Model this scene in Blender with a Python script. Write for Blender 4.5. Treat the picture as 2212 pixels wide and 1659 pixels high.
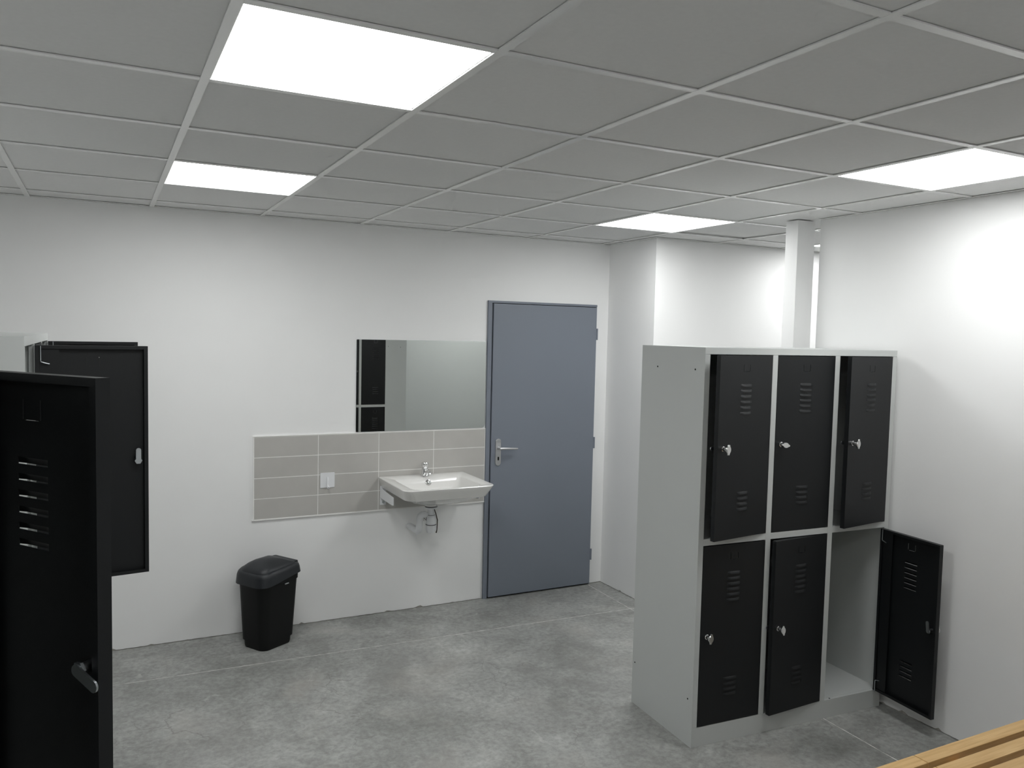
import bpy, bmesh, math, random
from mathutils import Vector, Matrix

# ------------------------------------------------------------------ scene, camera, world, exposure
for o in list(bpy.data.objects):
    bpy.data.objects.remove(o, do_unlink=True)
SC = bpy.context.scene
COL = SC.collection
IMG_W, F_PX = 2212.0, 1736.2
YAW, PITCH, ROLL = 0.4718, -0.0618, 0.0224
CAM = Vector((-0.2525, -4.1686, 1.8504))
fwd = Vector((math.sin(YAW) * math.cos(PITCH), math.cos(YAW) * math.cos(PITCH), math.sin(PITCH)))
rgt = Vector((math.cos(YAW), -math.sin(YAW), 0))
upv = rgt.cross(fwd)
r2 = math.cos(ROLL) * rgt + math.sin(ROLL) * upv
u2 = -math.sin(ROLL) * rgt + math.cos(ROLL) * upv
cam_d = bpy.data.cameras.new('camera')
cam_d.sensor_fit = 'HORIZONTAL'
cam_d.sensor_width = 36.0
cam_d.lens = 36.0 * F_PX / IMG_W
cam_d.clip_start = 0.02
cam = bpy.data.objects.new('camera', cam_d)
COL.objects.link(cam)
M = Matrix.Identity(4)
for k, v in enumerate((r2, u2, -fwd)):
    M[0][k], M[1][k], M[2][k] = v
M.translation = CAM
cam.matrix_world = M
SC.camera = cam

world = bpy.data.worlds.new('world')
SC.world = world
world.use_nodes = True
world.node_tree.nodes['Background'].inputs['Color'].default_value = (0.5, 0.5, 0.5, 1)
world.node_tree.nodes['Background'].inputs['Strength'].default_value = 0.02
SC.view_settings.view_transform = 'Standard'
SC.view_settings.look = 'None'
SC.view_settings.gamma = 1.0
SC.view_settings.use_curve_mapping = False
SC.view_settings.exposure = 0.53
SC.cycles.diffuse_bounces = 6
SC.cycles.max_bounces = 9
SC.cycles.adaptive_threshold = 0.07
SC.cycles.adaptive_min_samples = 20
SC.cycles.use_light_tree = False
LIGHT_STRENGTH = 9.5

# ------------------------------------------------------------------ dimensions (metres)
H = 2.52            # ceiling
YB = 0.83           # back wall
XR = 3.301          # right wall face
YRE = -0.93         # far end of the right wall
XRET, YFAR = 3.083, 0.27   # return beside the door, wall of the passage
X0, X1, Y0 = -1.15, 6.5, -4.85

# ------------------------------------------------------------------ materials
def mat(name, color, rough=0.5, metal=0.0, spec=0.5, noise=0.0, nscale=8.0, bump=0.0, bscale=200.0, coat=0.0):
    m = bpy.data.materials.new(name)
    m.use_nodes = True
    nt = m.node_tree
    b = nt.nodes['Principled BSDF']
    b.inputs['Base Color'].default_value = (*color, 1)
    b.inputs['Roughness'].default_value = rough
    b.inputs['Metallic'].default_value = metal
    b.inputs['Specular IOR Level'].default_value = spec
    b.inputs['Coat Weight'].default_value = coat
    tc = nt.nodes.new('ShaderNodeTexCoord')
    if noise:
        n = nt.nodes.new('ShaderNodeTexNoise')
        n.inputs['Scale'].default_value = nscale
        n.inputs['Detail'].default_value = 5
        nt.links.new(tc.outputs['Object'], n.inputs['Vector'])
        r = nt.nodes.new('ShaderNodeValToRGB')
        r.color_ramp.elements[0].position = 0.3
        r.color_ramp.elements[1].position = 0.7
        r.color_ramp.elements[0].color = (*[c * (1 - noise) for c in color], 1)
        r.color_ramp.elements[1].color = (*[min(1, c * (1 + noise)) for c in color], 1)
        nt.links.new(n.outputs['Fac'], r.inputs['Fac'])
        nt.links.new(r.outputs['Color'], b.inputs['Base Color'])
    if bump:
        n2 = nt.nodes.new('ShaderNodeTexNoise')
        n2.inputs['Scale'].default_value = bscale
        n2.inputs['Detail'].default_value = 3
        nt.links.new(tc.outputs['Object'], n2.inputs['Vector'])
        bp = nt.nodes.new('ShaderNodeBump')
        bp.inputs['Strength'].default_value = bump
        bp.inputs['Distance'].default_value = 0.002
        nt.links.new(n2.outputs['Fac'], bp.inputs['Height'])
        nt.links.new(bp.outputs['Normal'], b.inputs['Normal'])
    return m

def emit(name, color, strength):
    m = bpy.data.materials.new(name)
    m.use_nodes = True
    nt = m.node_tree
    nt.nodes.remove(nt.nodes['Principled BSDF'])
    e = nt.nodes.new('ShaderNodeEmission')
    e.inputs['Color'].default_value = (*color, 1)
    e.inputs['Strength'].default_value = strength
    nt.links.new(e.outputs[0], nt.nodes['Material Output'].inputs['Surface'])
    return m

def concrete():
    m = bpy.data.materials.new('concrete')
    m.use_nodes = True
    nt = m.node_tree
    N, L = nt.nodes, nt.links
    b = N['Principled BSDF']
    tc = N.new('ShaderNodeTexCoord')
    geo = N.new('ShaderNodeNewGeometry')
    pos = geo.outputs['Position']
    def noise(scale, detail, dist=0.0, rough=0.5):
        n = N.new('ShaderNodeTexNoise')
        n.inputs['Scale'].default_value = scale
        n.inputs['Detail'].default_value = detail
        n.inputs['Distortion'].default_value = dist
        n.inputs['Roughness'].default_value = rough
        L.new(pos, n.inputs['Vector'])
        return n.outputs['Fac']
    def ramp(sock, p0, c0, p1, c1):
        r = N.new('ShaderNodeValToRGB')
        r.color_ramp.elements[0].position = p0
        r.color_ramp.elements[1].position = p1
        r.color_ramp.elements[0].color = (*c0, 1)
        r.color_ramp.elements[1].color = (*c1, 1)
        L.new(sock, r.inputs['Fac'])
        return r.outputs['Color']
    def mix(kind, fac, a, c):
        x = N.new('ShaderNodeMix')
        x.data_type = 'RGBA'
        x.blend_type = kind
        if isinstance(fac, float):
            x.inputs[0].default_value = fac
        else:
            L.new(fac, x.inputs[0])
        L.new(a, x.inputs[6])
        if isinstance(c, tuple):
            x.inputs[7].default_value = (*c, 1)
        else:
            L.new(c, x.inputs[7])
        return x.outputs[2]
    base = ramp(noise(1.1, 3, 0.6), 0.32, (0.295, 0.302, 0.294), 0.68, (0.445, 0.453, 0.442))
    cloud = ramp(noise(3.4, 12, 0.5, 0.68), 0.30, (0.62, 0.615, 0.60), 0.68, (1.10, 1.10, 1.09))
    c = mix('MULTIPLY', 1.0, base, cloud)
    mott = ramp(noise(34, 8, 0.2, 0.7), 0.34, (0.66, 0.655, 0.64), 0.62, (1.12, 1.12, 1.115))
    c = mix('MULTIPLY', 0.8, c, mott)
    warm = ramp(noise(2.3, 4, 0.4), 0.55, (0, 0, 0), 0.72, (0.5, 0.5, 0.5))
    c = mix('MIX', warm, c, (0.39, 0.375, 0.345))
    pale = ramp(noise(7.5, 6, 1.2), 0.66, (0, 0, 0), 0.76, (0.45, 0.45, 0.45))
    c = mix('MIX', pale, c, (0.56, 0.56, 0.54))
    dk = ramp(noise(1.35, 8, 0.7, 0.66), 0.53, (0, 0, 0), 0.66, (0.5, 0.5, 0.5))
    c = mix('MIX', dk, c, (0.215, 0.213, 0.203))
    # fine hairline crazing
    wn = N.new('ShaderNodeTexNoise'); wn.inputs['Scale'].default_value = 5.0; wn.inputs['Detail'].default_value = 4
    L.new(pos, wn.inputs['Vector'])
    vadd = N.new('ShaderNodeMix'); vadd.data_type = 'VECTOR'; vadd.inputs[0].default_value = 0.22
    L.new(pos, vadd.inputs[4]); L.new(wn.outputs['Color'], vadd.inputs[5])
    vo = N.new('ShaderNodeTexVoronoi'); vo.feature = 'DISTANCE_TO_EDGE'; vo.inputs['Scale'].default_value = 4.5
    L.new(vadd.outputs[1], vo.inputs['Vector'])
    cr = ramp(vo.outputs['Distance'], 0.0, (1, 1, 1), 0.016, (0, 0, 0))
    msk = ramp(noise(1.7, 2), 0.50, (0, 0, 0), 0.64, (0.55, 0.55, 0.55))
    crm = mix('MULTIPLY', 1.0, cr, msk)
    c = mix('MIX', crm, c, (0.15, 0.145, 0.13))
    L.new(c, b.inputs['Base Color'])
    rr = N.new('ShaderNodeMapRange')
    rr.inputs['To Min'].default_value = 0.38
    rr.inputs['To Max'].default_value = 0.62
    L.new(noise(3.0, 4), rr.inputs['Value'])
    L.new(rr.outputs[0], b.inputs['Roughness'])
    bp = N.new('ShaderNodeBump')
    bp.inputs['Strength'].default_value = 0.15
    bp.inputs['Distance'].default_value = 0.003
    L.new(noise(45, 5), bp.inputs['Height'])
    L.new(bp.outputs['Normal'], b.inputs['Normal'])
    return m

def wood():
    m = bpy.data.materials.new('pale_beech')
    m.use_nodes = True
    nt = m.node_tree
    N, L = nt.nodes, nt.links
    b = N['Principled BSDF']
    tc = N.new('ShaderNodeTexCoord')
    mp = N.new('ShaderNodeMapping')
    mp.inputs['Scale'].default_value = (3, 60, 60)
    L.new(tc.outputs['Object'], mp.inputs['Vector'])
    n = N.new('ShaderNodeTexNoise')
    n.inputs['Scale'].default_value = 1.5
    n.inputs['Detail'].default_value = 6
    n.inputs['Distortion'].default_value = 0.6
    L.new(mp.outputs[0], n.inputs['Vector'])
    r = N.new('ShaderNodeValToRGB')
    r.color_ramp.elements[0].position = 0.3
    r.color_ramp.elements[1].position = 0.7
    r.color_ramp.elements[0].color = (0.60, 0.365, 0.145, 1)
    r.color_ramp.elements[1].color = (0.76, 0.51, 0.235, 1)
    L.new(n.outputs['Fac'], r.inputs['Fac'])
    L.new(r.outputs['Color'], b.inputs['Base Color'])
    b.inputs['Roughness'].default_value = 0.42
    return m

MT = {
    'wall': mat('white_wall_paint', (0.875, 0.875, 0.872), 0.75, noise=0.012, nscale=2.5),
    'plaster': mat('bare_plaster', (0.42, 0.40, 0.37), 0.9, noise=0.25, nscale=30),
    'tile_ceil': mat('mineral_ceiling_tile', (0.765, 0.765, 0.76), 0.9, noise=0.015, nscale=60),
    'grid': mat('white_grid_steel', (0.88, 0.88, 0.87), 0.26),
    'void': mat('ceiling_void', (0.10, 0.10, 0.10), 0.95),
    'concrete': concrete(),
    'joint': mat('joint_filler', (0.66, 0.65, 0.63), 0.85, noise=0.42, nscale=22),
    'steel': mat('light_grey_powder_coat', (0.52, 0.537, 0.527), 0.42, noise=0.01, nscale=5, bump=0.04, bscale=600),
    'black': mat('black_powder_coat', (0.0070, 0.0080, 0.0090), 0.46, spec=0.36, bump=0.05, bscale=700),
    'chrome': mat('chrome', (0.78, 0.78, 0.78), 0.12, 1.0),
    'zinc': mat('zinc_plate', (0.55, 0.58, 0.60), 0.30, 1.0),
    'alu': mat('satin_aluminium', (0.60, 0.60, 0.61), 0.38, 0.85),
    'door': mat('blue_grey_paint', (0.198, 0.220, 0.262), 0.42, bump=0.05, bscale=400),
    'dark': mat('dark_hole', (0.006, 0.006, 0.006), 0.8),
    'ceramic': mat('white_ceramic', (0.82, 0.81, 0.79), 0.12, coat=0.3),
    'plastic': mat('white_plastic', (0.80, 0.81, 0.83), 0.35),
    'bin': mat('black_plastic', (0.0045, 0.005, 0.005), 0.5, spec=0.25, bump=0.1, bscale=900),
    'lid': mat('charcoal_plastic', (0.017, 0.0195, 0.023), 0.42, spec=0.4, bump=0.1, bscale=900),
    'tile': mat('grey_wall_tile', (0.50, 0.487, 0.462), 0.40, noise=0.03, nscale=9),
    'grout': mat('pale_grout', (0.86, 0.85, 0.83), 0.8),
    'mirror': mat('mirror_silver', (0.80, 0.82, 0.80), 0.0, 1.0),
    'wood': wood(),
    'cord': mat('brown_cord', (0.05, 0.035, 0.028), 0.7),
    'led': emit('lit_diffuser', (0.985, 1.0, 0.995), LIGHT_STRENGTH),
}

# ------------------------------------------------------------------ mesh helpers
class MB:
    def __init__(self):
        self.v, self.f, self.m = [], [], []
    def face(self, pts, mi=0):
        n = len(self.v)
        self.v += [tuple(p) for p in pts]
        self.f.append(tuple(range(n, n + len(pts))))
        self.m.append(mi)
    def box(self, x0, x1, y0, y1, z0, z1, mi=0):
        n = len(self.v)
        self.v += [(x0, y0, z0), (x1, y0, z0), (x1, y1, z0), (x0, y1, z0), (x0, y0, z1), (x1, y0, z1), (x1, y1, z1), (x0, y1, z1)]
        for q in ((0, 3, 2, 1), (4, 5, 6, 7), (0, 1, 5, 4), (1, 2, 6, 5), (2, 3, 7, 6), (3, 0, 4, 7)):
            self.f.append(tuple(n + i for i in q))
            self.m.append(mi)
        return self
    def prism(self, poly, z0, z1, mi=0):
        n, k = len(self.v), len(poly)
        self.v += [(x, y, z0) for x, y in poly] + [(x, y, z1) for x, y in poly]
        self.f += [tuple(n + i for i in reversed(range(k))), tuple(n + k + i for i in range(k))]
        self.m += [mi, mi]
        for i in range(k):
            j = (i + 1) % k
            self.f.append((n + i, n + j, n + k + j, n + k + i))
            self.m.append(mi)
        return self
    def loft(self, rings, cap0=True, cap1=True, mi=0):
        k = len(rings[0])
        n = len(self.v)
        for r in rings:
            self.v += [tuple(p) for p in r]
        for a in range(len(rings) - 1):
            for i in range(k):
                j = (i + 1) % k
                self.f.append((n + a * k + i, n + a * k + j, n + (a + 1) * k + j, n + (a + 1) * k + i))
                self.m.append(mi)
        if cap0:
            self.f.append(tuple(n + i for i in reversed(range(k)))); self.m.append(mi)
        if cap1:
            q = n + (len(rings) - 1) * k
            self.f.append(tuple(q + i for i in range(k))); self.m.append(mi)
        return self
    def tube(self, pts, r, seg=12, mi=0):
        pts = [Vector(p) for p in pts]
        rs = r if isinstance(r, (list, tuple)) else [r] * len(pts)
        rings, prev = [], None
        for i, p in enumerate(pts):
            d = (pts[min(i + 1, len(pts) - 1)] - pts[max(i - 1, 0)]).normalized()
            if prev is None:
                a = Vector((0, 0, 1)) if abs(d.z) < 0.9 else Vector((1, 0, 0))
                s = d.cross(a).normalized()
            else:
                s = (prev - d * prev.dot(d)).normalized()
            prev = s
            t = d.cross(s)
            rings.append([p + rs[i] * (math.cos(2 * math.pi * k / seg) * s + math.sin(2 * math.pi * k / seg) * t) for k in range(seg)])
        return self.loft(rings, mi=mi)
    def lathe(self, prof, c=(0, 0, 0), seg=24, mi=0):
        return self.loft([[(c[0] + r * math.cos(2 * math.pi * k / seg), c[1] + r * math.sin(2 * math.pi * k / seg), c[2] + z)
                           for k in range(seg)] for r, z in prof], mi=mi)
    def mesh(self, name, mats, smooth=False, bevel=0.0):
        me = bpy.data.meshes.new(name)
        me.from_pydata(self.v, [], self.f)
        me.update()
        if not isinstance(mats, (list, tuple)):
            mats = [mats]
        for m in mats:
            me.materials.append(MT[m])
        me.polygons.foreach_set('material_index', self.m)
        bm = bmesh.new()
        bm.from_mesh(me)
        bmesh.ops.remove_doubles(bm, verts=bm.verts, dist=1e-6)
        if bevel:
            ed = [e for e in bm.edges if len(e.link_faces) == 2 and e.calc_face_angle(0) > 0.6]
            bmesh.ops.bevel(bm, geom=ed, offset=bevel, segments=2, affect='EDGES', profile=0.7)
        bmesh.ops.recalc_face_normals(bm, faces=bm.faces)
        bm.to_mesh(me)
        bm.free()
        if smooth:
            for p in me.polygons:
                p.use_smooth = True
            try:
                me.set_sharp_from_angle(angle=math.radians(smooth if smooth is not True else 35))
            except Exception:
                pass
        return me
    def obj(self, name, mats, parent=None, loc=(0, 0, 0), rot=(0, 0, 0), smooth=False, bevel=0.0):
        return link(name, self.mesh(name, mats, smooth, bevel), parent, loc, rot)

def link(name, me, parent=None, loc=(0, 0, 0), rot=(0, 0, 0)):
    o = bpy.data.objects.new(name, me)
    COL.objects.link(o)
    o.location = loc
    o.rotation_euler = rot
    if parent is not None:
        o.parent = parent
    return o

def tag(o, label=None, cat=None, group=None, kind=None):
    if label: o['label'] = label
    if cat: o['category'] = cat
    if group: o['group'] = group
    if kind: o['kind'] = kind
    return o

def empty(name, loc, rz=0):
    o = link(name, None, None, loc, (0, 0, rz))
    o.empty_display_size = 0.1
    return o

def rrect(x0, x1, y0, y1, r, n=6):
    """rounded rectangle, counter-clockwise; r is one radius or four (x1y0, x1y1, x0y1, x0y0)"""
    rs = r if isinstance(r, (list, tuple)) else [r] * 4
    pts = []
    for (cx, cy, a0), q in zip(((x1, y0, -90), (x1, y1, 0), (x0, y1, 90), (x0, y0, 180)), rs):
        ox = cx - q if cx == x1 else cx + q
        oy = cy + q if cy == y0 else cy - q
        for k in range(n + 1):
            a = math.radians(a0 + 90 * k / n)
            pts.append((ox + q * math.cos(a), oy + q * math.sin(a)))
    return pts

def plate(mb, x0, x1, z0, z1, y0, y1, holes, mi=0):
    """a plate in the xz plane between y0 and y1 with rectangular holes (x0, x1, z0, z1)"""
    xs = sorted({x0, x1, *[h[0] for h in holes], *[h[1] for h in holes]})
    zs = sorted({z0, z1, *[h[2] for h in holes], *[h[3] for h in holes]})
    def solid(i, j):
        if not (0 <= i < len(xs) - 1 and 0 <= j < len(zs) - 1):
            return False
        cx, cz = (xs[i] + xs[i + 1]) / 2, (zs[j] + zs[j + 1]) / 2
        return not any(h[0] < cx < h[1] and h[2] < cz < h[3] for h in holes)
    for i in range(len(xs) - 1):
        for j in range(len(zs) - 1):
            if not solid(i, j):
                continue
            a, b, c, d = xs[i], xs[i + 1], zs[j], zs[j + 1]
            mb.face([(a, y0, c), (b, y0, c), (b, y0, d), (a, y0, d)], mi)
            mb.face([(a, y1, d), (b, y1, d), (b, y1, c), (a, y1, c)], mi)
            if not solid(i - 1, j): mb.face([(a, y0, d), (a, y1, d), (a, y1, c), (a, y0, c)], mi)
            if not solid(i + 1, j): mb.face([(b, y0, c), (b, y1, c), (b, y1, d), (b, y0, d)], mi)
            if not solid(i, j - 1): mb.face([(a, y0, c), (a, y1, c), (b, y1, c), (b, y0, c)], mi)
            if not solid(i, j + 1): mb.face([(b, y0, d), (b, y1, d), (a, y1, d), (a, y0, d)], mi)

# ------------------------------------------------------------------ the room
rnd = random.Random(7)
def struct(mb, name, mats, **k):
    return tag(mb.obj(name, mats, **k), kind='structure')

# floor: filler bed with the cast slabs on it, saw cut joints between them
floor = struct(MB().box(X0 - .2, X1 + .2, Y0 - .2, YB + .2, -0.08, -0.0008), 'floor', 'joint')
JW = 0.0030
jy = lambda x: 0.336 - 0.032 * x
jx = lambda y: 2.935 + 0.03 * y
def xy(xf, yf):
    # intersection of the two joint lines shifted by a half joint width
    y = 0.25
    for _ in range(5):
        y = jy(jx(y))
    return jx(y) + xf * JW, y + yf * JW
xl, xh, yl, yh = X0 - .15, X1 + .15, Y0 - .15, YB + .15
slabs = [
    [(xl, yl), (jx(yl) - JW, yl), xy(-1, -1), (xl, jy(xl) - JW)],
    [(xl, jy(xl) + JW), xy(-1, 1), (jx(yh) - JW, yh), (xl, yh)],
    [(jx(yl) + JW, yl), (xh, yl), (xh, jy(xh) - JW), xy(1, -1)],
    [xy(1, 1), (xh, jy(xh) + JW), (xh, yh), (jx(yh) + JW, yh)],
]
for s in slabs:
    MB().prism(s, -0.0006, 0.0).obj('floor_slab', 'concrete', floor)

def ragged_wall(name, x0, x1, axis, face, back, core=True):
    """painted skin whose bottom edge is chipped, on a bare plaster core. axis 'x': runs along x at y=face"""
    mb = MB()
    n = int(abs(x1 - x0) / 0.018)
    zb = []
    for i in range(n + 1):
        z = 0.003 + 0.002 * rnd.random()
        if rnd.random() < 0.10: z += 0.012 * rnd.random()
        zb.append(z)
    sk = 0.004 if back > face else -0.004
    def P(s, d, z):
        return (s, d, z) if axis == 'x' else (d, s, z)
    for i in range(n):
        a, b = x0 + (x1 - x0) * i / n, x0 + (x1 - x0) * (i + 1) / n
        mb.face([P(a, face, zb[i]), P(b, face, zb[i + 1]), P(b, face, H), P(a, face, H)])
        mb.face([P(a, face, zb[i]), P(b, face, zb[i + 1]), P(b, face + sk, zb[i + 1]), P(a, face + sk, zb[i])])
    lo, hi = min(face + sk, back), max(face + sk, back)
    if axis == 'x':
        mb.box(min(x0, x1), max(x0, x1), lo, hi, 0, H, 1)
    else:
        mb.box(lo, hi, min(x0, x1), max(x0, x1), 0, H, 1)
    return struct(mb, name, ['wall', 'plaster'])

ragged_wall('wall_back', X0 - .2, XRET, 'x', YB, YB + 0.2)
ragged_wall('wall_return', YB, YFAR + .004, 'y', XRET, XRET + 0.2)
struct(MB().box(XRET, X1 + .2, YFAR, YFAR + 0.0038, 0, H).box(XRET + .21, X1 + .2, YFAR + .0038, YFAR + .2, 0, H), 'wall_passage', 'wall')
# right wall: chipped skin on the room side, painted end and far side
mbw = MB()
wr = ragged_wall('wall_right', Y0, YRE, 'y', XR, XR + 0.06)
wf = MB().box(XR + 0.06, XR + 0.10, Y0, YRE, 0, H).box(XR, XR + 0.10, YRE, YRE + 0.004, 0, H).obj('far_face', 'wall', wr)
struct(MB().box(X0 - .2, X0, Y0 - .2, YB, 0, H), 'wall_left', 'wall')
struct(MB().box(X0, X1 + .2, Y0 - .2, Y0, 0, H), 'wall_rear', 'wall')
struct(MB().box(X1, X1 + .2, Y0, YFAR, 0, H), 'wall_far', 'wall')
pl_ = struct(MB().box(3.195, 3.325, -0.865, -0.775, 0, H), 'wall_pillar', 'wall', bevel=0.003)

# ceiling: unseen plate added on top to block light, T grid, lay-in tiles
ceil = struct(MB().box(X0 - .2, X1 + .2, Y0 - .2, YB + .2, H + 0.10, H + 0.16), 'ceiling', 'void')
TW, TT = 0.012, 0.0035     # half flange, flange thickness
LIGHTS = {}
def cell_light(k, j):
    return (k, j) in LIGHTS
# k: column from X=0.6k to 0.6(k+1); j: row from Y=-0.6(j+1) to -0.6j
MAIN = [(0, 0), (0, 3), (4, 0), (4, 3), (0, 6)]
PASS = [(7, 0), (9, 3)]
for q in MAIN + PASS:
    LIGHTS[q] = 1
ks = range(-2, 11)
run = MB().box(-TW, TW, Y0, YB, 0, TT).box(-0.001, 0.001, Y0, YB, TT, 0.035).mesh('grid_runner', 'grid')
for k in range(-2, 11):
    link('grid_runner', run, ceil, (0.6 * k, 0, H))
tee = MB().box(TW + .0003, 0.6 - TW - .0003, -TW, TW, 0, TT).box(TW, 0.6 - TW, -0.001, 0.001, TT, 0.03).mesh('cross_tee', 'grid')
for k in ks:
    for j in range(-1, 9):
        link('cross_tee', tee, ceil, (0.6 * k, -0.6 * j, H + 0.0002))
def tile_mesh(w, d):
    return MB().box(-w / 2, w / 2, -d / 2, d / 2, 0, 0.015).mesh('ceiling_tile', 'tile_ceil', bevel=0.0015)
full, strip, edge = tile_mesh(.594, .594), tile_mesh(.594, YB - .6 - .004), None
for k in ks:
    for j in range(-1, 8):
        if cell_light(k, j):
            continue
        if j == -1:
            pass
        jit = (rnd.uniform(-.0015, .0015), rnd.uniform(-.0015, .0015))
        o = link('ceiling_tile', full, ceil, (0.6 * k + 0.3 + jit[0], -0.6 * j - 0.3 + jit[1], H + TT + 0.0018))
        if (k, j) == (5, 0):     # the tile that is not quite seated, a dark slit along one edge
            o.location.y += 0.006
            o.location.z += 0.004
            o.rotation_euler.x = 0.012
    if True:
        link('ceiling_tile', strip, ceil, (0.6 * k + 0.3, (YB + .6) / 2 + .001, H + TT + 0.0018))
# edge angles round the room
tr = 0
def trim(x0, x1, y0, y1):
    global tr
    tr += 1
    struct(MB().box(x0, x1, y0, y1, H + 0.0005, H + 0.003), 'trim_%d' % tr, 'grid')
trim(X0, XRET, YB - 0.020, YB)
trim(XRET - 0.020, XRET, YFAR, YB - 0.020)
trim(XRET - 0.02, X1, YFAR - 0.020, YFAR)
trim(XR - 0.020, XR, Y0, YRE)
trim(XR + 0.10, XR + 0.12, Y0, YRE)

# ceiling lights: flush LED panels in the grid
NAMES = {
    (0, 3): 'large lit square ceiling panel nearest the camera, above the room centre',
    (0, 0): 'lit square ceiling panel close to the back wall, above the tiles and mirror',
    (4, 0): 'lit square ceiling panel above the grey door, beside the pillar',
    (4, 3): 'lit square ceiling panel above the three column lockers at the right wall',
    (0, 6): 'lit square ceiling panel overhead behind the camera, near the left lockers',
    (7, 0): 'lit ceiling panel in the passage just behind the pillar',
    (9, 3): 'lit ceiling panel in the hidden rear of the passage behind the right wall',
}
fr = MB()
for a in ((-.297, .297, -.297, -.285), (-.297, .297, .285, .297), (-.297, -.285, -.285, .285), (.285, .297, -.285, .285)):
    fr.box(a[0], a[1], a[2], a[3], 0.0, 0.011)
fr_me = fr.mesh('frame', 'grid')
di_me = MB().box(-.285, .285, -.285, .285, 0.0015, 0.006).mesh('diffuser', 'led')
for (k, j), lab in NAMES.items():
    t = tag(empty('ceiling_light', (0.6 * k + 0.3, -0.6 * j - 0.3, H + TT + 0.0004)), lab, 'ceiling light', 'flush LED ceiling panels')
    link('frame', fr_me, t)
    link('diffuser', di_me, t)

# ------------------------------------------------------------------ blue grey door
DX0, DX1, DZ = 2.098, 2.977, 2.078
d1 = struct(MB().box(2.134, 2.968, YB - 0.026, YB - 0.002, 0.012, 2.058), 'door_1', 'door', bevel=0.002)
MB().box(DX0, 2.128, YB - 0.016, YB + .002, 0.0, 2.062).obj('door_jamb', 'door', d1, bevel=0.0015)
MB().box(2.970, DX1, YB - 0.012, YB + .002, 0.0, 2.062).obj('door_jamb', 'door', d1)
MB().box(DX0, DX1, YB - 0.016, YB + .002, 2.0625, DZ).obj('door_head', 'door', d1, bevel=0.0015)
MB().box(2.128, 2.970, YB - 0.004, YB + .001, 0.001, 2.0625).obj('gap_shade', 'dark', d1)  # near-black sheet, shade of the gap round the leaf put in as colour
for z in (1.864, 1.066, 0.23):
    MB().lathe([(0.0, -.042), (0.007, -.041), (0.007, -.001), (0.0062, -.001), (0.0062, .001), (0.007, .001), (0.007, .041), (0, .042)],
               (2.974, YB - 0.026, z), 12).obj('hinge', 'door', d1, smooth=40)
hy = YB - 0.026
pm = MB()
pm.loft([[(2.187 + x, hy + 0.0005, 1.032 + z) for x, z in rrect(-.0205, .0205, -.094, .094, .0203, 8)],
         [(2.187 + x, hy - 0.006, 1.032 + z) for x, z in rrect(-.0205, .0205, -.094, .094, .0203, 8)],
         [(2.187 + x, hy - 0.008, 1.032 + z) for x, z in rrect(-.0185, .0185, -.092, .092, .0183, 8)]])
hp = pm.obj('handle_plate', 'alu', d1, smooth=40)
lv = MB()
lv.tube([(2.187, hy - .006, 1.061), (2.187, hy - .020, 1.061), (2.187, hy - .040, 1.061)], [.011, .009, .009], 14)
lv.tube([(2.180, hy - .046, 1.061), (2.200, hy - .050, 1.062), (2.240, hy - .052, 1.061), (2.285, hy - .050, 1.058), (2.318, hy - .044, 1.056)],
        [.010, .0095, .008, .0075, .0055], 14)
lv.obj('door_handle', 'alu', d1, smooth=50)
MB().loft([[(2.187 + x, hy - 0.0083, 0.988 + z) for x, z in rrect(-.006, .006, -.013, .013, .005, 4)],
           [(2.187 + x, hy - 0.0078, 0.988 + z) for x, z in rrect(-.006, .006, -.013, .013, .005, 4)]]).obj('keyhole', 'dark', d1)
for z in (1.112, 0.952):
    MB().loft([[(2.187 + .004 * math.cos(a), hy - 0.0088, z + .004 * math.sin(a)) for a in [i * math.pi / 5 for i in range(10)]],
               [(2.187 + .004 * math.cos(a), hy - 0.0078, z + .004 * math.sin(a)) for a in [i * math.pi / 5 for i in range(10)]]]).obj('screw', 'zinc', d1)

# ------------------------------------------------------------------ lockers
LW, LD, LH = 1.165, 0.50, 1.812
COLS = [(0.028, 0.380), (0.410, 0.760), (0.790, 1.137)]
ROWS = [(0.957, 1.780), (0.092, 0.923)]       # upper, lower door opening
DT = 0.022
CACHE = {}

def door_mesh(w, h):
    mb = MB()
    cx = -w / 2
    holes = []
    for zc in louvre_z(h):
        holes.append((cx - .036, cx + .036, zc - .006, zc + .005))
    # card holder: a U of thin slits
    zt = h - 0.040
    holes += [(cx - .0215, cx - .0195, zt - .030, zt), (cx + .0195, cx + .0215, zt - .030, zt), (cx - .016, cx + .016, zt - .0315, zt - .0303)]
    plate(mb, -w, 0, 0, h, 0, 0.0018, holes)
    # folded edges and returned lips
    mb.box(-w, -w + .0016, .0018, DT, 0, h)
    mb.box(-.0016, 0, .0018, DT, 0, h)
    mb.box(-w + .0016, -.0016, .0018, DT, 0, .0016)
    mb.box(-w + .0016, -.0016, .0018, DT, h - .0016, h)
    mb.box(-w + .0016, -w + .013, DT - .0016, DT, .0016, h - .0016)
    mb.box(-.013, -.0016, DT - .0016, DT, .0016, h - .0016)
    mb.box(-w + .013, -.013, DT - .0016, DT, .0016, .012)
    mb.box(-w + .013, -.013, DT - .0016, DT, h - .012, h - .0016)
    return mb.mesh('door', 'black')

def louvre_z(h):
    return [h - 0.132 - 0.0248 * i for i in range(6)] + [0.204 - 0.0243 * i for i in range(4)]

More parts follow.
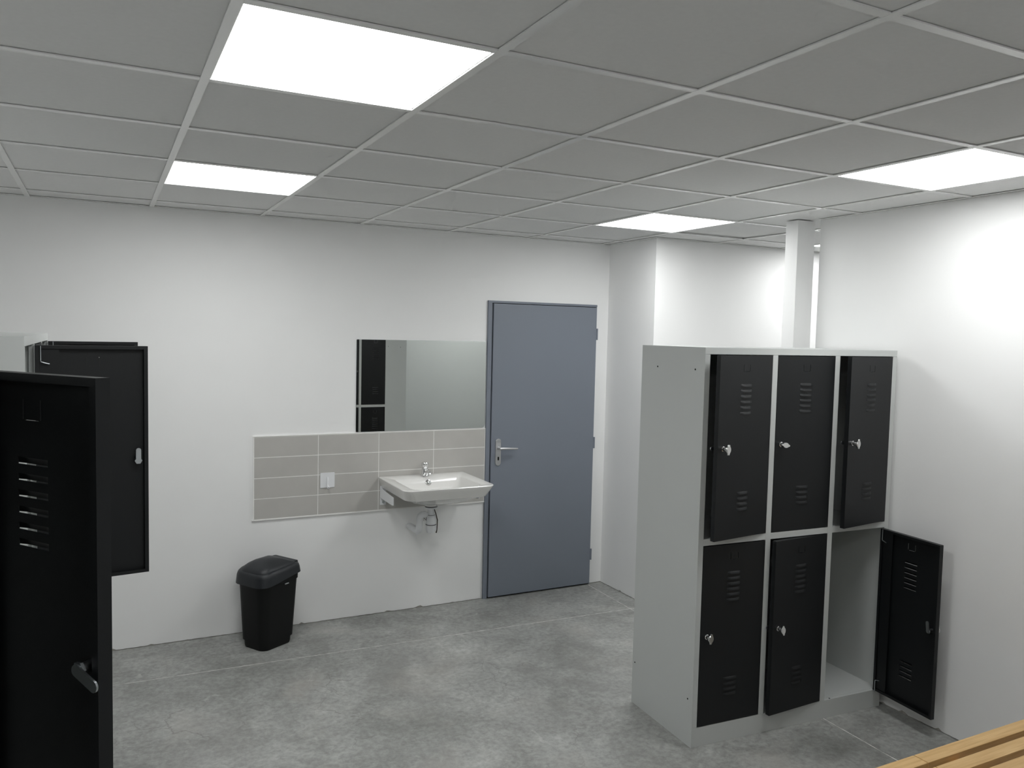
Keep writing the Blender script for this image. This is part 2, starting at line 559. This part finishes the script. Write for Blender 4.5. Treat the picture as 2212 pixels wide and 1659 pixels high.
def louvre_mesh():
    mb = MB()
    n = 8
    top, low = [], []
    for i in range(n + 1):
        u = -1 + 2 * i / n
        d = 0.0072 * (1 - abs(u) ** 6) ** 0.5 if abs(u) < 1 else 0.0
        top.append((u * .037, 0.0, .0058))
        low.append((u * .037, -d, -.006 + 0.0015 * abs(u) ** 6))
    mid = [(a[0], b[1] * 0.75, 0.0010) for a, b in zip(top, low)]
    for i in range(n):
        mb.face([top[i], top[i + 1], mid[i + 1], mid[i]])
        mb.face([mid[i], mid[i + 1], low[i + 1], low[i]])
    return mb.mesh('louvre', 'black', smooth=50)

def knob_mesh():
    mb = MB()
    def ring(r, y, n=16):
        return [(r * math.cos(2 * math.pi * k / n), y, r * math.sin(2 * math.pi * k / n)) for k in range(n)]
    mb.loft([ring(.012, .001), ring(.012, -.004), ring(.0088, -.006), ring(.0088, -.024), ring(.0075, -.027)])
    # wing grip: a round body with two blunt ears
    half = [(0.0, .0245), (.0042, .0235), (.0052, .0190), (.0070, .0150), (.0105, .0110), (.0128, .0060), (.0136, 0.0)]
    right = half + [(x, -z) for x, z in reversed(half[:-1])]
    pts = right + [(-x, z) for x, z in reversed(right[1:-1])]
    mb.loft([[(x * .85, -.026, z * .94) for x, z in pts], [(x, -.028, z) for x, z in pts], [(x, -.034, z) for x, z in pts], [(x * .85, -.0365, z * .93) for x, z in pts]])
    return mb.mesh('lock_knob', 'chrome', smooth=40)

def cam_mesh():
    mb = MB()
    mb.tube([(0, .0019, 0), (0, .030, 0)], .0092, 14)
    mb.tube([(0, .0240, 0), (0, .0285, 0)], .0125, 6)
    pts = rrect(-.0085, .0085, -.010, .046, .0083, 6)
    mb.loft([[(x, .0285, z) for x, z in pts], [(x, .0315, z) for x, z in pts]])
    return mb.mesh('lock_cam', 'zinc', smooth=40)

def pin_mesh(flip):
    mb = MB()
    s = -1 if flip else 1
    mb.tube([(0, 0, s * .020), (0, 0, 0), (0, 0, -s * .030), (-.0015, 0, -s * .034), (-.010, .0, -s * .037), (-.026, .0, -s * .041)], .0022, 8)
    return mb.mesh('hinge_pin', 'zinc', smooth=50)

ME = {'louvre': louvre_mesh(), 'knob': knob_mesh(), 'cam': cam_mesh(), 'pin_t': pin_mesh(False), 'pin_b': pin_mesh(True)}

def door_of(parent, c, r, angle, knob_roll, cam_roll, long_cam=False):
    (s0, s1), (z0, z1) = COLS[c], ROWS[r]
    w, h = round(s1 - s0 - .003, 4), round(z1 - z0 - .003, 4)
    if (w, h) not in CACHE:
        CACHE[(w, h)] = door_mesh(w, h)
    d = link('door', CACHE[(w, h)], parent, (s1 - .0015, -.001, z0 + .0015), (0, 0, angle))
    for zc in louvre_z(h):
        link('louvre', ME['louvre'], d, (-w / 2, -.0001, zc))
    if knob_roll is not None:
        tag(link('lock_knob', ME['knob'], d, (-w + .034, 0, h / 2), (0, knob_roll, 0)), 'chrome wing knob')
    tag(link('lock_cam', ME['cam'], d, (-w + .034, 0, h / 2), (0, cam_roll, 0)), 'zinc locking cam')
    link('hinge_pin', ME['pin_t'], d, (-.016, .026, h - .022))
    link('hinge_pin', ME['pin_b'], d, (-.016, .026, .022))
    MB().box(-.072, -.0135, .0150, .0172, .013, h - .013).obj('stiffener', 'black', d)
    return d

def locker(label, loc, rz, angles, knobs=None, cams=None, holes=True):
    t = tag(empty('locker', loc, rz), label, 'locker', 'black and grey steel lockers')
    S = 'steel'
    W = 0.0015
    # side sheets, returned at the front as the outer stiles
    for k, (x0, x1) in enumerate(((0, W), (LW - W, LW))):
        sp = MB().box(x0, x1, 0, LD, 0, LH).obj('side_panel', S, t)
        xo = -0.0006 if k == 0 else LW + 0.0006
        for (y, z) in ((.068, 1.712), (.363, 1.712), (.036, .215), (.478, .212)):
            n = 10
            MB().loft([[(xo + q, y + .0042 * math.cos(2 * math.pi * i / n), z + .0042 * math.sin(2 * math.pi * i / n)) for i in range(n)] for q in (-.0004, .0004)]).obj('bolt_hole', 'dark', sp)
    MB().box(W, LW - W, LD - W, LD, 0, LH).obj('back_panel', S, t)
    MB().box(W, LW - W, .0, LD - W, LH - W, LH).obj('top_panel', S, t)
    MB().box(W, LW - W, .018, LD - W, .088, .090).obj('base_panel', S, t)
    MB().lathe([(0, 0), (.0045, 0), (.0045, .0006), (0, .0006)], (.832, .0085, .0901), 12).obj('bolt_hole', 'dark', t)
    MB().box(W, LW - W, .018, LD - W, .938, .941).obj('shelf', S, t)
    for x in (.395, .775):
        MB().box(x - W / 2, x + W / 2, .016, LD - W, .0905, LH - .002).obj('divider', S, t)
    for x0, x1 in ((W, .028), (.380, .410), (.760, .790), (1.137, LW - W)):
        MB().box(x0, x1, 0, .016, .0905, 1.7815).obj('stile', S, t, bevel=.0012)
    MB().box(W, LW - W, 0, .016, 1.782, LH - W).obj('top_rail', S, t, bevel=.0012)
    MB().box(W, LW - W, 0, .017, 0, .0902).obj('plinth', S, t, bevel=.0012)
    for s0, s1 in COLS:
        MB().box(s0, s1, .0002, .016, .925, .955).obj('middle_rail', S, t, bevel=.0012)
    i = 0
    for r in range(2):
        for c in range(3):
            a = angles[i]
            kn = knobs[i] if knobs else 0
            cm = cams[i] if cams else math.radians(90)
            door_of(t, c, r, a, kn, cm)
            i += 1
    return t

R90 = math.pi / 2
# right: six doors, upper row ajar / shut / ajar, lower row shut / ajar / wide open
LK = locker('six-door grey locker with black doors, one lower door wide open, at the right wall', (2.103, -1.411, 0), -0.056,
            [0.18, 0.0, 0.185, 0.0, 0.10, math.radians(88)],
            [0.05, R90 + .15, 0.0, 0.1, -0.1, 0.0], [-R90, 0, -R90, 0, -R90, 0.12])
# left: far unit, its near and far upper doors stand open
LA = locker('grey locker by the back wall at far left, two upper black doors wide open', (-0.458, -1.41, 0), R90,
            [math.radians(97), 0.0, math.radians(98), 0.0, 0.0, 0.0], [0] * 6, [0, 0, 0, 0, 0, 0])
# left: near unit, only its half open black door reaches into the picture
LB = locker('locker nearest the camera at left edge, big black door half open', (-0.447, -3.792, 0), R90,
            [0.0, 0.0, math.radians(36), 0.0, 0.0, 0.0], [0, 0, None, 0, 0, 0], [0, 0, math.radians(-112), 0, 0, 0])
# behind the camera, seen in the mirror
LC = locker('closed grey locker with black doors, seen only in the mirror', (2.915, -3.66, 0), math.pi,
            [0.0] * 6, [0] * 6, [0] * 6)

# ------------------------------------------------------------------ tile splashback
tb = tag(MB().box(0.5555, 2.0965, YB - 0.0087, YB - 0.0002, 0.6905, 1.1975).obj('tile_splashback', 'grout'),
         'grey tiled splashback of four rows behind the washbasin', 'splashback')
XJ = [0.558, 0.9445, 1.3365, 1.7165, 2.094]
for r in range(4):
    for c in range(4):
        a, b = XJ[c] + (0.002 if c else 0), XJ[c + 1] - 0.002
        z1 = 1.194 - r * 0.1262
        z0 = z1 - 0.1222
        MB().box(a, b, YB - 0.0092 - rnd.uniform(0, .0004), YB - 0.0080, z0, z1).obj('tile', 'tile', tb, bevel=.0008)
for a in ((0.552, 2.0975, 1.1978, 1.2008), (0.545, 2.0975, 0.684, 0.6902)):
    MB().box(a[0], a[1], YB - 0.0105, YB - .0002, a[2], a[3]).obj('edge_profile', 'grout', tb)
MB().box(0.5520, 0.5552, YB - 0.0105, YB - .0002, 0.6903, 1.1977).obj('edge_profile', 'grout', tb)

# ------------------------------------------------------------------ mirror
mi = tag(empty('wall_mirror', (1.637, YB, 1.5005)), 'frameless wall mirror above the tiles, reflecting black lockers', 'mirror')
mp_ = rrect(-.453, .453, -.2955, .2955, [.022, .004, .004, .004], 6)
MB().loft([[(x, -.0058, z) for x, z in mp_], [(x, -.0053, z) for x, z in mp_]]).obj('mirror_glass', 'mirror', mi)
MB().loft([[(x, -.0052, z) for x, z in rrect(-.4535, .4535, -.296, .296, [.022, .004, .004, .004], 6)],
           [(x, -.0005, z) for x, z in rrect(-.4535, .4535, -.296, .296, [.022, .004, .004, .004], 6)]]).obj('glass_edge', 'zinc', mi)

# ------------------------------------------------------------------ adhesive hook on the tiles
hk = tag(empty('wall_hook', (1.003, YB - 0.0092, 0.908)), 'small white square hook stuck on the grey tiles', 'hook')
MB().loft([[(x, -.0002, z) for x, z in rrect(-.045, .045, -.047, .047, .003, 3)], [(x, -.004, z) for x, z in rrect(-.045, .045, -.047, .047, .003, 3)]]).obj('backing_plate', 'plastic', hk, smooth=30)
MB().tube([(0, -.003, .020), (0, -.006, .010), (0, -.007, -.020), (0, -.010, -.040), (0, -.020, -.049), (0, -.030, -.044), (0, -.033, -.036)],
          [.004, .006, .0062, .0062, .006, .0055, .004], 12).obj('hook_arm', 'plastic', hk, smooth=50)

# ------------------------------------------------------------------ washbasin
SX, SZ = 1.632, 0.907
ws = tag(empty('washbasin', (SX, YB - 0.0105, SZ)), 'white ceramic washbasin with chrome tap mounted on the tiled wall', 'washbasin')
def ring(x, yb, yf, z, rf, rb=0.006, bow=0.0, n=8):
    out = []
    for px, py in rrect(-x, x, yf, yb, [rf, rb, rb, rf], n):
        t = max(0.0, (yb - py) / (yb - yf))
        out.append((px, py - bow * t * t * (1 - (px / x) ** 2), z))
    return out
bs = MB()
bs.loft([
    ring(.150, -.08, -.36, -.128, .10, .05, .01),
    ring(.185, -.05, -.41, -.112, .10, .04, .01),
    ring(.245, -.005, -.465, -.078, .075, .01, .02),
    ring(.272, -.0005, -.492, -.070, .065, .006, .024),
    ring(.289, -.0005, -.509, -.030, .055, .005, .027),
    ring(.298, -.0005, -.520, -.006, .048, .005, .03),
    ring(.2985, -.0005, -.5205, -.002, .046, .005, .03),
    ring(.2955, -.003, -.5175, .0015, .045, .005, .03),
    ring(.286, -.010, -.508, .002, .045, .006, .03),
    ring(.235, -.118, -.487, -.001, .055, .018, .03),
    ring(.226, -.126, -.477, -.006, .055, .022, .028),
    ring(.212, -.142, -.462, -.040, .06, .03, .024),
    ring(.190, -.160, -.435, -.085, .07, .04, .015),
    ring(.140, -.200, -.380, -.103, .07, .06, .0),
    ring(.030, -.262, -.322, -.108, .028, .028, .0),
], cap0=True, cap1=True)
bs.obj('basin', 'ceramic', ws, smooth=40)
tap = MB()
TS = 1.12
TX, TY = 0.0, -.062
tap.lathe([(r_ * TS, z_ * .9) for r_, z_ in [(0, .000), (.0265, .000), (.0265, .004), (.0225, .010), (.0195, .030), (.0185, .050), (.0165, .058), (.0150, .064), (.0185, .070), (.0205, .078), (.0205, .092), (.0175, .098), (0, .099)]], (TX, TY, .002), 24)
tp = tap.obj('tap', 'chrome', ws, smooth=35)
MB().tube([(TX, TY - .005, .030), (TX + .002, TY - .035, .034), (TX + .004, TY - .065, .034), (TX + .004, TY - .078, .030), (TX + .004, TY - .082, .022)], [.013, .0115, .010, .010, .009], 14).obj('spout', 'chrome', tp, smooth=50)
ov = MB()
def disc(cx, cy, cz, nrm, r, h, seg=20):
    n = Vector(nrm).normalized()
    a = n.cross(Vector((1, 0, 0))).normalized()
    b = n.cross(a)
    c = Vector((cx, cy, cz))
    return [[c + n * q + s * (math.cos(2 * math.pi * k / seg) * a + math.sin(2 * math.pi * k / seg) * b) for k in range(seg)] for q, s in ((0, r), (h * .6, r), (h, r * .8))]
ov.loft(disc(-.004, -.1385, -.030, (0, -1, .35), .0200, .005))
ov.obj('overflow_cap', 'chrome', ws, smooth=35)
MB().loft(disc(0, -.292, -.107, (0, 0.001, 1), .022, .004)).obj('drain_ring', 'chrome', ws, smooth=35)
MB().lathe([(0, -.168), (.037, -.168), (.039, -.163), (.039, -.118), (0, -.118)], (-.012, -.205, 0), 28).obj('drain_boss', 'ceramic', ws, smooth=35)
trp = MB()
TRX, TRY = -.008, -.205
trp.lathe([(0, -.170), (.040, -.171), (.040, -.176), (.031, -.184), (.023, -.194), (.021, -.224), (.029, -.232), (.0325, -.250), (.0325, -.280), (.031, -.287), (.033, -.290), (.031, -.293), (.031, -.320), (.026, -.342), (.013, -.347), (0, -.347)], (TRX, TRY, 0), 28)
tr_o = trp.obj('bottle_trap', 'plastic', ws, smooth=35)
MB().tube([(TRX - .005, TRY + .01, -.232), (TRX - .045, TRY + .012, -.228)], .018, 16).tube(
    [(TRX - .034, TRY + .012, -.226), (TRX - .056, TRY + .014, -.226), (TRX - .068, TRY + .016, -.234), (TRX - .072, TRY + .018, -.250), (TRX - .072, TRY + .018, -.310),
     (TRX - .072, TRY + .024, -.328), (TRX - .072, TRY + .045, -.338), (TRX - .072, -.002, -.340)], .0215, 18).obj('outlet_pipe', 'plastic', tr_o, smooth=45)
for z, r in ((-.2285, .0255), (-.290, .0338), (-.1735, .0408)):
    MB().lathe([(r - .004, -.0018), (r, -.0018), (r, .0018), (r - .004, .0018)], (TRX, TRY, z), 24).obj('seal_ring', 'dark', tr_o)
MB().tube([(TRX + .012, TRY - .026, -.188), (TRX + .022, TRY - .028, -.218), (TRX + .036, TRY - .020, -.260), (TRX + .038, TRY - .014, -.295), (TRX + .036, TRY - .016, -.325), (TRX + .030, TRY - .018, -.345)],
          [.003, .0035, .004, .0035, .003, .0045], 8).obj('plug_cord', 'cord', tr_o, smooth=50)
# letter on the outlet elbow
fc = bpy.data.curves.new('letter', 'FONT')
fc.body = 'N'
fc.size = 0.030
fc.extrude = 0.0005
fc.align_x = 'CENTER'
fc.align_y = 'CENTER'
tmp = bpy.data.objects.new('letter_tmp', fc)
COL.objects.link(tmp)
bpy.context.view_layer.update()
lme = bpy.data.meshes.new_from_object(tmp.evaluated_get(bpy.context.evaluated_depsgraph_get()))
bpy.data.objects.remove(tmp, do_unlink=True)
lme.materials.clear()
lme.materials.append(MT['dark'])
link('printed_letter', lme, tr_o, (TRX - .044, TRY - .0085, -.252), (R90, 0, math.radians(10)))
# wall brackets
for s, x in ((-1, -.285), (1, .262)):
    b = MB()
    b.box(x, x + .040 * 1, -.0035, -.0003, -.184, -.060)
    xs = x if s < 0 else x + .037
    b.loft([[(xs, -.003, -.070), (xs, -.003, -.135), (xs, -.240, -.138), (xs, -.270, -.134), (xs, -.270, -.085)],
            [(xs + .003, -.003, -.070), (xs + .003, -.003, -.135), (xs + .003, -.240, -.138), (xs + .003, -.270, -.134), (xs + .003, -.270, -.085)]])
    bo = b.obj('bracket', 'plastic', ws)
    MB().loft(disc(x + .022, -.0036, -.164, (0, -1, 0), .0095, .003, 12)).obj('bolt', 'zinc', bo)

# ------------------------------------------------------------------ waste bin
BA = math.radians(31)
wb = tag(empty('waste_bin', (0.597, 0.598, 0), BA), 'black plastic waste bin with a domed charcoal lid on the concrete floor', 'bin')
def brec(l, w, z, rf, rb=.03, n=8, sh=0.0):
    # front (rounded) end at -x
    return [(x + sh, y, z) for x, y in rrect(-l, l, -w, w, [rb, rb, rf, rf], n)]
bb = MB()
bb.loft([brec(.104, .092, 0.0, .045), brec(.108, .095, .012, .046), brec(.110, .097, .044, .047), brec(.116, .104, .046, .050),
         brec(.130, .118, .330, .060), brec(.133, .121, .385, .062), brec(.137, .125, .387, .063), brec(.138, .126, .418, .064)])
bb.obj('bin_body', 'bin', wb, smooth=35)
lid = MB()
def lidring(l, w, rf, rb, zf, zb, dome=0.0, sh=0.0):
    out = []
    for x, y, _ in brec(l, w, 0, rf, rb, 8, sh):
        u = min(1.0, max(0.0, (x + .15) / .30))
        s_ = u * u * (3 - 2 * u)
        out.append((x, y, zf + (zb - zf) * s_ + dome * math.sin(math.pi * (.12 + .80 * u))))
    return out
lid.loft([lidring(.139, .127, .068, .035, .385, .424), lidring(.152, .138, .074, .038, .382, .424), lidring(.148, .134, .074, .038, .428, .456, .002),
          lidring(.143, .129, .072, .036, .442, .470, .006), lidring(.135, .121, .068, .032, .448, .474, .010)], cap0=False, cap1=True)
ld = lid.obj('lid', 'lid', wb, smooth=45)
fl = MB()
fl.loft([lidring(.130, .110, .064, .028, .447, .472, .010), lidring(.128, .108, .064, .028, .453, .475, .013),
         lidring(.110, .088, .056, .025, .458, .474, .026), lidring(.075, .058, .040, .020, .462, .474, .038), lidring(.036, .028, .020, .012, .464, .474, .043), lidring(.010, .008, .004, .004, .464, .474, .044)], cap0=False)
fl.obj('lid_flap', 'lid', ld, smooth=60)
MB().box(.116, .149, -.098, .098, .448, .484).obj('lid_hinge', 'lid', ld, smooth=30, bevel=.010)
MB().box(.020, .048, -.1295, -.1245, .372, .378).obj('grip_tab', 'zinc', wb)

# ------------------------------------------------------------------ slatted benches, end to end
def bench(label, x0, x1):
    t = tag(empty('bench', ((x0 + x1) / 2, -2.53, 0)), label, 'bench', 'slatted wooden benches')
    L = (x1 - x0) / 2
    for k in range(4):
        y1 = 0.119 - k * 0.0815
        MB().box(-L, L, y1 - .0555, y1, .404, .430).obj('slat', 'wood', t, bevel=.004)
    for x in (-L + .14, L - .14):
        MB().box(x - .02, x + .02, -.19, .105, .370, .4035).obj('cross_bar', 'wood', t, bevel=.002)
        for y in (-.175, .070):
            MB().box(x - .02, x + .02, y - .02, y + .02, 0, .3695).obj('leg', 'wood', t, bevel=.002)
    return t
bench('pale slatted wooden bench filling the bottom right corner, right of the seam', 2.2365, 3.236)
bench('slatted wooden bench whose end just shows at the bottom edge, left of the seam', 1.2335, 2.2335)
